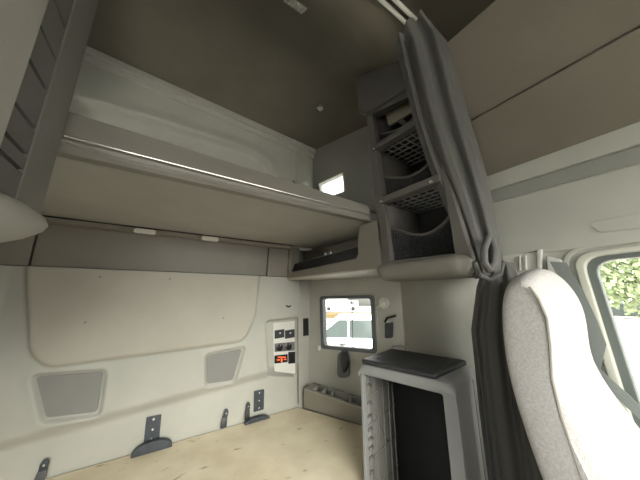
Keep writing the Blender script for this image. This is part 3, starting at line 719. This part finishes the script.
def strapanchor(lbl, P, wd):
    q = [PY(a, b, 1.905) for a, b in P]
    t = thing('belt_anchor', lbl, 'belt', q[-1] * 1.0, 'belt ends along the back wall')
    build('tongue', MB().prism(rpoly([q[0] + V((-wd * .8, 0, 0)), q[0] + V((-wd * .4, 0, .02)), q[0] + V((wd * .4, 0, .02)), q[0] + V((wd * .8, 0, 0)), q[1] + V((wd * .7, 0, 0)), q[1] + V((-wd * .7, 0, 0))], .008), (0, -.012, 0)), 'steel', t, bevel=.003)
    build('webbing', MB().strip([q[1] + V((0, -.004, .01)), q[2] + V((0, -.012, 0)), q[3] + V((0, -.03, 0))], [V((wd * 1.5, 0, 0)), V((wd * 1.9, 0, 0)), V((wd * 2, 0, 0))], V((0, .008, 0))), 'black', t, bevel=.002)
    build('rivet', MB().lathe(q[0] + V((0, -.012, -.004)), (0, -1, 0), [(.006, 0), (.005, .003), (.0005, .004)], 10), 'silver', t)
strapanchor('black belt end leftmost on the back wall at the bottom of the photo', [(45, 463), (43, 470), (41, 476), (38, 484)], .020)
strapanchor('black belt end between the two steel brackets, farther from the corner bracket', [(226, 412), (225, 417), (224, 421), (222.5, 426)], .020)
strapanchor('black belt end right beside the corner steel bracket', [(248, 405), (247.5, 410), (247, 414), (246, 418)], .018)

# ================================================================== DRIVER SEAT
t = thing('driver_seat', 'light grey woven fabric driver seat backrest at the right edge beside the curtain', 'seat', (1.1, .1, 0))
X0, X1 = .88, 1.255
def hx(z): return 0
zt = PX(540, 266, X0).z
back = [(z, PX(a, b, X0).y) for a, b, z in ()]
# profile at the near side: (y_back, y_front) by height
tab = [(.62, .20, .06), (.9, .27, .13), (1.10, .325, .212), (1.25, .350, .232), (1.35, .358, .236), (1.45, .356, .226), (1.53, .350, .222), (1.585, .340, .232), (1.62, .322, .246), (1.632, .295, .262)]
rings = []
xs = [X0, X0 + .012, X0 + .05, X0 + .15, (X0 + X1) / 2, X1 - .15, X1 - .05, X1 - .012, X1]
for x in xs:
    u = (x - X0) / (X1 - X0); e = min(x - X0, X1 - x); shr = max(0, 1 - e / .05)
    k = .014 * shr ** 2
    bul = lambda z: (.012 + .11 * sst(1.37, 1.10, z)) * math.sin(PI * min(1, max(0, u))) ** .5 * sst(1.66, 1.5, z)
    ztop = -.05 * abs(2 * u - 1) ** 2.4 - .01 * shr
    sc_ = lambda z: z + (ztop) * sst(1.2, 1.63, z)
    r_ = [V((x, yb - k, sc_(z))) for z, yb, yf in tab] + [V((x, (tab[-1][1] + tab[-1][2]) / 2, sc_(1.634)))] + [V((x, yf + k - bul(z), sc_(z))) for z, yb, yf in tab[::-1]]
    rings.append(r_)
build('backrest', MB().loft(rings), 'seat', t, sub=2, angle=180)
sm = [V((X0 - .001 + .004, yf + .012, z + (-.05) * sst(1.2, 1.63, z))) for z, yb, yf in tab[:-1]]
build('seam_piping', MB().tube(sm, .0035, 6), 'seam', t, label='darker sewn piping along the edge')
cr = []
for x, k in ((X0, .9), (X0 + .03, 1), (X1 - .03, 1), (X1, .9)):
    cr.append([V((x, -.10 + (y + .10) * k, .55 + (z - .55) * k)) for y, z in ((-.38, .50), (-.42, .56), (-.38, .63), (0, .62), (.24, .64), (.26, .5))])
build('cushion', MB().loft(cr), 'seat', t, sub=2, angle=180)
build('pedestal', MB().box((X0 + .06, -.25, 0), (X1 - .06, .2, .5)), 'dark', t, bevel=.03)
# ---- seat belt
t = thing('seat_belt', 'grey seat belt hanging on the pillar between the seat and door window', 'seat belt', (1.37, .27, 1.0))
pt = [PX(a, b, 1.375) for a, b in ((558, 262), (574, 290), (587, 318), (596, 342), (590, 366))]
build('webbing', MB().strip(pt, [V((0, .05, .01))] * 5, V((-.003, 0, 0))), 'belt', t)
pt2 = [PX(a, b, 1.34) for a, b in ((583, 362), (600, 376), (618, 392), (640, 412), (665, 440))]
build('lap_webbing', MB().strip(pt2, [V((0, .016, .075))] * 5, V((-.003, 0, 0))), 'belt', t)
q = [PX(a, b, 1.372) for a, b in ((546, 256), (560, 259), (565, 268), (556, 275), (547, 270))]
build('anchor_cover', MB().prism(rpoly(q, .01), (.02, 0, 0)), 'white', t, bevel=.004)
# ---- pillar clips behind the curtain
t = thing('pillar_bracket', 'white upright bracket on the wall just above the seat top', 'bracket', PX(540, 268, 1.38))
build('post', MB().prism([PX(a, b, 1.375) for a, b in ((536.5, 250), (541.5, 249), (541.5, 272), (537, 273))], (.022, 0, 0)), 'white', t, bevel=.003)
build('backplate', MB().prism([PX(a, b, 1.388) for a, b in ((502, 256), (537, 250), (537, 275), (502, 278))], (.012, 0, 0)), 'upper', t, bevel=.003)
for a in (519.5, 525):
    build('tab', MB().prism([PX(a - .8, 256, 1.376), PX(a + .8, 255.5, 1.376), PX(a + 1.2, 270, 1.376), PX(a - .4, 270, 1.376)], (.012, 0, 0)), 'white', t, bevel=.001)

# ================================================================== OUTSIDE
GZ = -.98
g = struct('ground', MB().box((-60, -60, GZ - .1), (120, 120, GZ)), 'asphalt')
def polar(az, d): return V((d * math.sin(math.radians(az)), d * math.cos(math.radians(az)), GZ))
def car(name, label, az, d, paint, face, H_=1.80):
    o = polar(az, d); f = V((-math.cos(math.radians(face)), math.sin(math.radians(face)), 0)); s = V((f.y, -f.x, 0))
    t = thing(name, label, 'car', o)
    P = lambda l, w, z: o + f * l + s * w + UZ * z
    def cross(l, hw, z0, z1):
        return [P(l, -hw, z0 + .1), P(l, -hw - .03, (z0 + z1) / 2), P(l, -hw, z1 - .05), P(l, -hw + .08, z1), P(l, hw - .08, z1), P(l, hw, z1 - .05), P(l, hw + .03, (z0 + z1) / 2), P(l, hw, z0 + .1), P(l, hw - .1, z0), P(l, -hw + .1, z0)]
    body = build('body', MB().loft([cross(2.38, .70, .38, .85), cross(2.25, .86, .26, .98), cross(1.3, .92, .24, 1.12), cross(0, .93, .24, 1.14), cross(-2.0, .92, .24, 1.16), cross(-2.3, .86, .28, 1.12), cross(-2.38, .8, .38, 1.0)]), paint, t, bevel=.02)
    def gh(l, hw, z): return [P(l, -hw, z), P(l, hw, z)]
    lo = [(1.42, .86), (-2.3, .84)]; hi = [(.55, .70), (-2.05, .68)]
    build('cabin', MB().hexa([P(1.42, -.86, 1.1), P(1.42, .86, 1.1), P(-2.3, .84, 1.1), P(-2.3, -.84, 1.1)], [P(.5, -.70, H_), P(.5, .70, H_), P(-2.1, .68, H_), P(-2.1, -.68, H_)]), paint, t, bevel=.05, seg=3)
    def at(l, z, sgn, off=.012):
        w = .86 - .16 * (z - 1.1) / (H_ - 1.1); return P(l, sgn * (w + off), z)
    for sgn in (-1, 1):
        for q in ([(1.16, 1.17), (.20, 1.17), (.20, H_ - .1), (.48, H_ - .1)], [(.14, 1.17), (-.88, 1.17), (-.82, H_ - .1), (.14, H_ - .1)], [(-1.0, 1.17), (-2.05, 1.2), (-1.85, H_ - .12), (-.94, H_ - .1)]):
            build('side_window', MB().prism(rpoly([at(l, z, sgn) for l, z in q], .05), s * (-sgn * .02)), 'glassdk', t)
        for l in (.36, -.75):
            build('door_handle', MB().box(P(l - .1, sgn * .955, .98) - V((.0, .0, .012)), P(l + .1, sgn * .965, 1.01)), 'dark', t)
        for l in (1.5, -1.45):
            w = build('wheel', MB().lathe(P(l, sgn * .95, .36), s * -sgn, [(.22, .0), (.34, .0), (.36, .03), (.36, .2), (.3, .22)], 24), 'tyre', t)
            build('rim', MB().lathe(P(l, sgn * .955, .36), s * -sgn, [(.001, -.01), (.21, -.006), (.22, .03)], 20), 'silver', w)
    build('windscreen', MB().hexa([P(1.38, -.72, 1.16), P(1.38, .72, 1.16), P(1.33, .72, 1.16), P(1.33, -.72, 1.16)], [P(.62, -.62, H_ - .08), P(.62, .62, H_ - .08), P(.55, .62, H_ - .08), P(.55, -.62, H_ - .08)]), 'glassdk', t)
car('car', 'white sport utility car parked outside the sleeper side window', 40.6, 9.0, 'carw', 40.5)
car('car', 'grey car parked far off outside the door window', 84.3, 42, 'carg', 84, 1.6)
st_ = build('grass_verge', MB().prism([polar(15, 29), polar(65, 29), polar(65, 39), polar(15, 39)], (0, 0, .06)), 'straw'); tag(st_, 'strip of dry yellow grass beyond the parked white car', 'grass'); st_['kind'] = 'stuff'
# white box truck
o = polar(36.2, 40); f = V((-math.cos(math.radians(36)), math.sin(math.radians(36)), 0)); s = V((f.y, -f.x, 0))
t = thing('box_truck', 'white box truck parked beyond the grass outside the sleeper side window', 'truck', o)
build('cargo_box', MB().obox(o + f * -2.2 - s * 1.1 + UZ * .5, f * 4.0, s * 2.2, UZ * 1.25), 'carw', t, bevel=.04)
build('cab', MB().obox(o + f * -3.8 - s * 1.0 + UZ * .4, f * 1.5, s * 2.0, UZ * 1.1), 'carw', t, bevel=.15)
build('windscreen', MB().obox(o + f * -3.2 - s * 1.02 + UZ * 1.0, f * .7, s * 2.04, UZ * .4), 'glassdk', t)
for l in (-3.0, .8):
    build('wheel', MB().lathe(o + f * l - s * 1.1 + UZ * .3, s, [(.1, 0), (.28, 0), (.3, .05), (.3, .25), (.1, .26)], 18), 'tyre', t)
o = polar(42, 70); f = V((-math.cos(math.radians(42)), math.sin(math.radians(42)), 0)); s = V((f.y, -f.x, 0))
t = thing('warehouse', 'pale grey flat warehouse in the distance outside the sleeper side window', 'building', o)
build('wall', MB().obox(o - f * 18 - s * 4, f * 24, s * -12, UZ * 4.5), 'build', t)
build('roof', MB().obox(o - f * 18.3 - s * 3.7 + UZ * 4.5, f * 24.6, s * -12.6, UZ * .3), 'carg', t)
# trees by the road
def tree(az, d, h, r_, lbl):
    o = polar(az, d); t = thing('leafy_tree', lbl, 'tree', o, 'trees outside the door window')
    build('trunk', MB().tube([o, o + V((.05, .1, h * .3)), o + V((0, .1, h * .6))], [.2, .15, .08], 10), 'bark', t)
    mb = MB()
    for i in range(2600):
        v = V((random.gauss(0, 1), random.gauss(0, 1), random.gauss(0, 1))).normalized() * (r_ * random.uniform(.55, 1) * (1 + .18 * math.sin(i % 9 * 2.1)))
        c = o + V((0, 0, h * .62)) + V((v.x, v.y, v.z * h * .40 / r_)); a = V((random.uniform(-1, 1), random.uniform(-1, 1), random.uniform(-1, 1))).normalized() * random.uniform(.12, .22); b = a.orthogonal() * .7
        mb.add([c - a, c + b, c + a, c - b], [(0, 1, 2, 3)])
    build('foliage', mb, 'leaf', t, smooth=False)
tree(85.8, 26, 6.4, 2.4, 'green leafy tree nearest outside the door window')
tree(80.5, 36, 6.2, 2.6, 'green leafy tree farther off, left in the door window')
tree(93, 34, 7.5, 2.6, 'tall green tree at the right of the door window')

# ================================================================== LIGHT
w = bpy.data.worlds.new('World'); bpy.context.scene.world = w; w.use_nodes = True
nt = w.node_tree; bg = nt.nodes['Background']
bg.inputs['Color'].default_value = (1.0, .97, .91, 1); bg.inputs['Strength'].default_value = 1.0
sun = bpy.data.lights.new('sun', 'SUN'); sun.energy = 2.3; sun.angle = math.radians(45); sun.color = (1, .95, .86)
so = bpy.data.objects.new('sun', sun); C.objects.link(so)
so.rotation_euler = V((.12, .90, -.42)).to_track_quat('-Z', 'Y').to_euler()

# ================================================================== CAMERA
cam = bpy.data.cameras.new('camera'); co = bpy.data.objects.new('camera', cam); C.objects.link(co)
cam.sensor_fit = 'HORIZONTAL'; cam.sensor_width = 36; cam.lens = 36 * F / 640; cam.clip_start = .02; cam.clip_end = 400
co.location = EYE; co.rotation_euler = fw.to_track_quat('-Z', 'Y').to_euler()
sc = bpy.context.scene; sc.camera = co
vs = sc.view_settings; sc.display_settings.display_device = 'sRGB'
vs.view_transform = 'Standard'; vs.look = 'None'; vs.gamma = 1; vs.use_curve_mapping = False; vs.exposure = 2.3
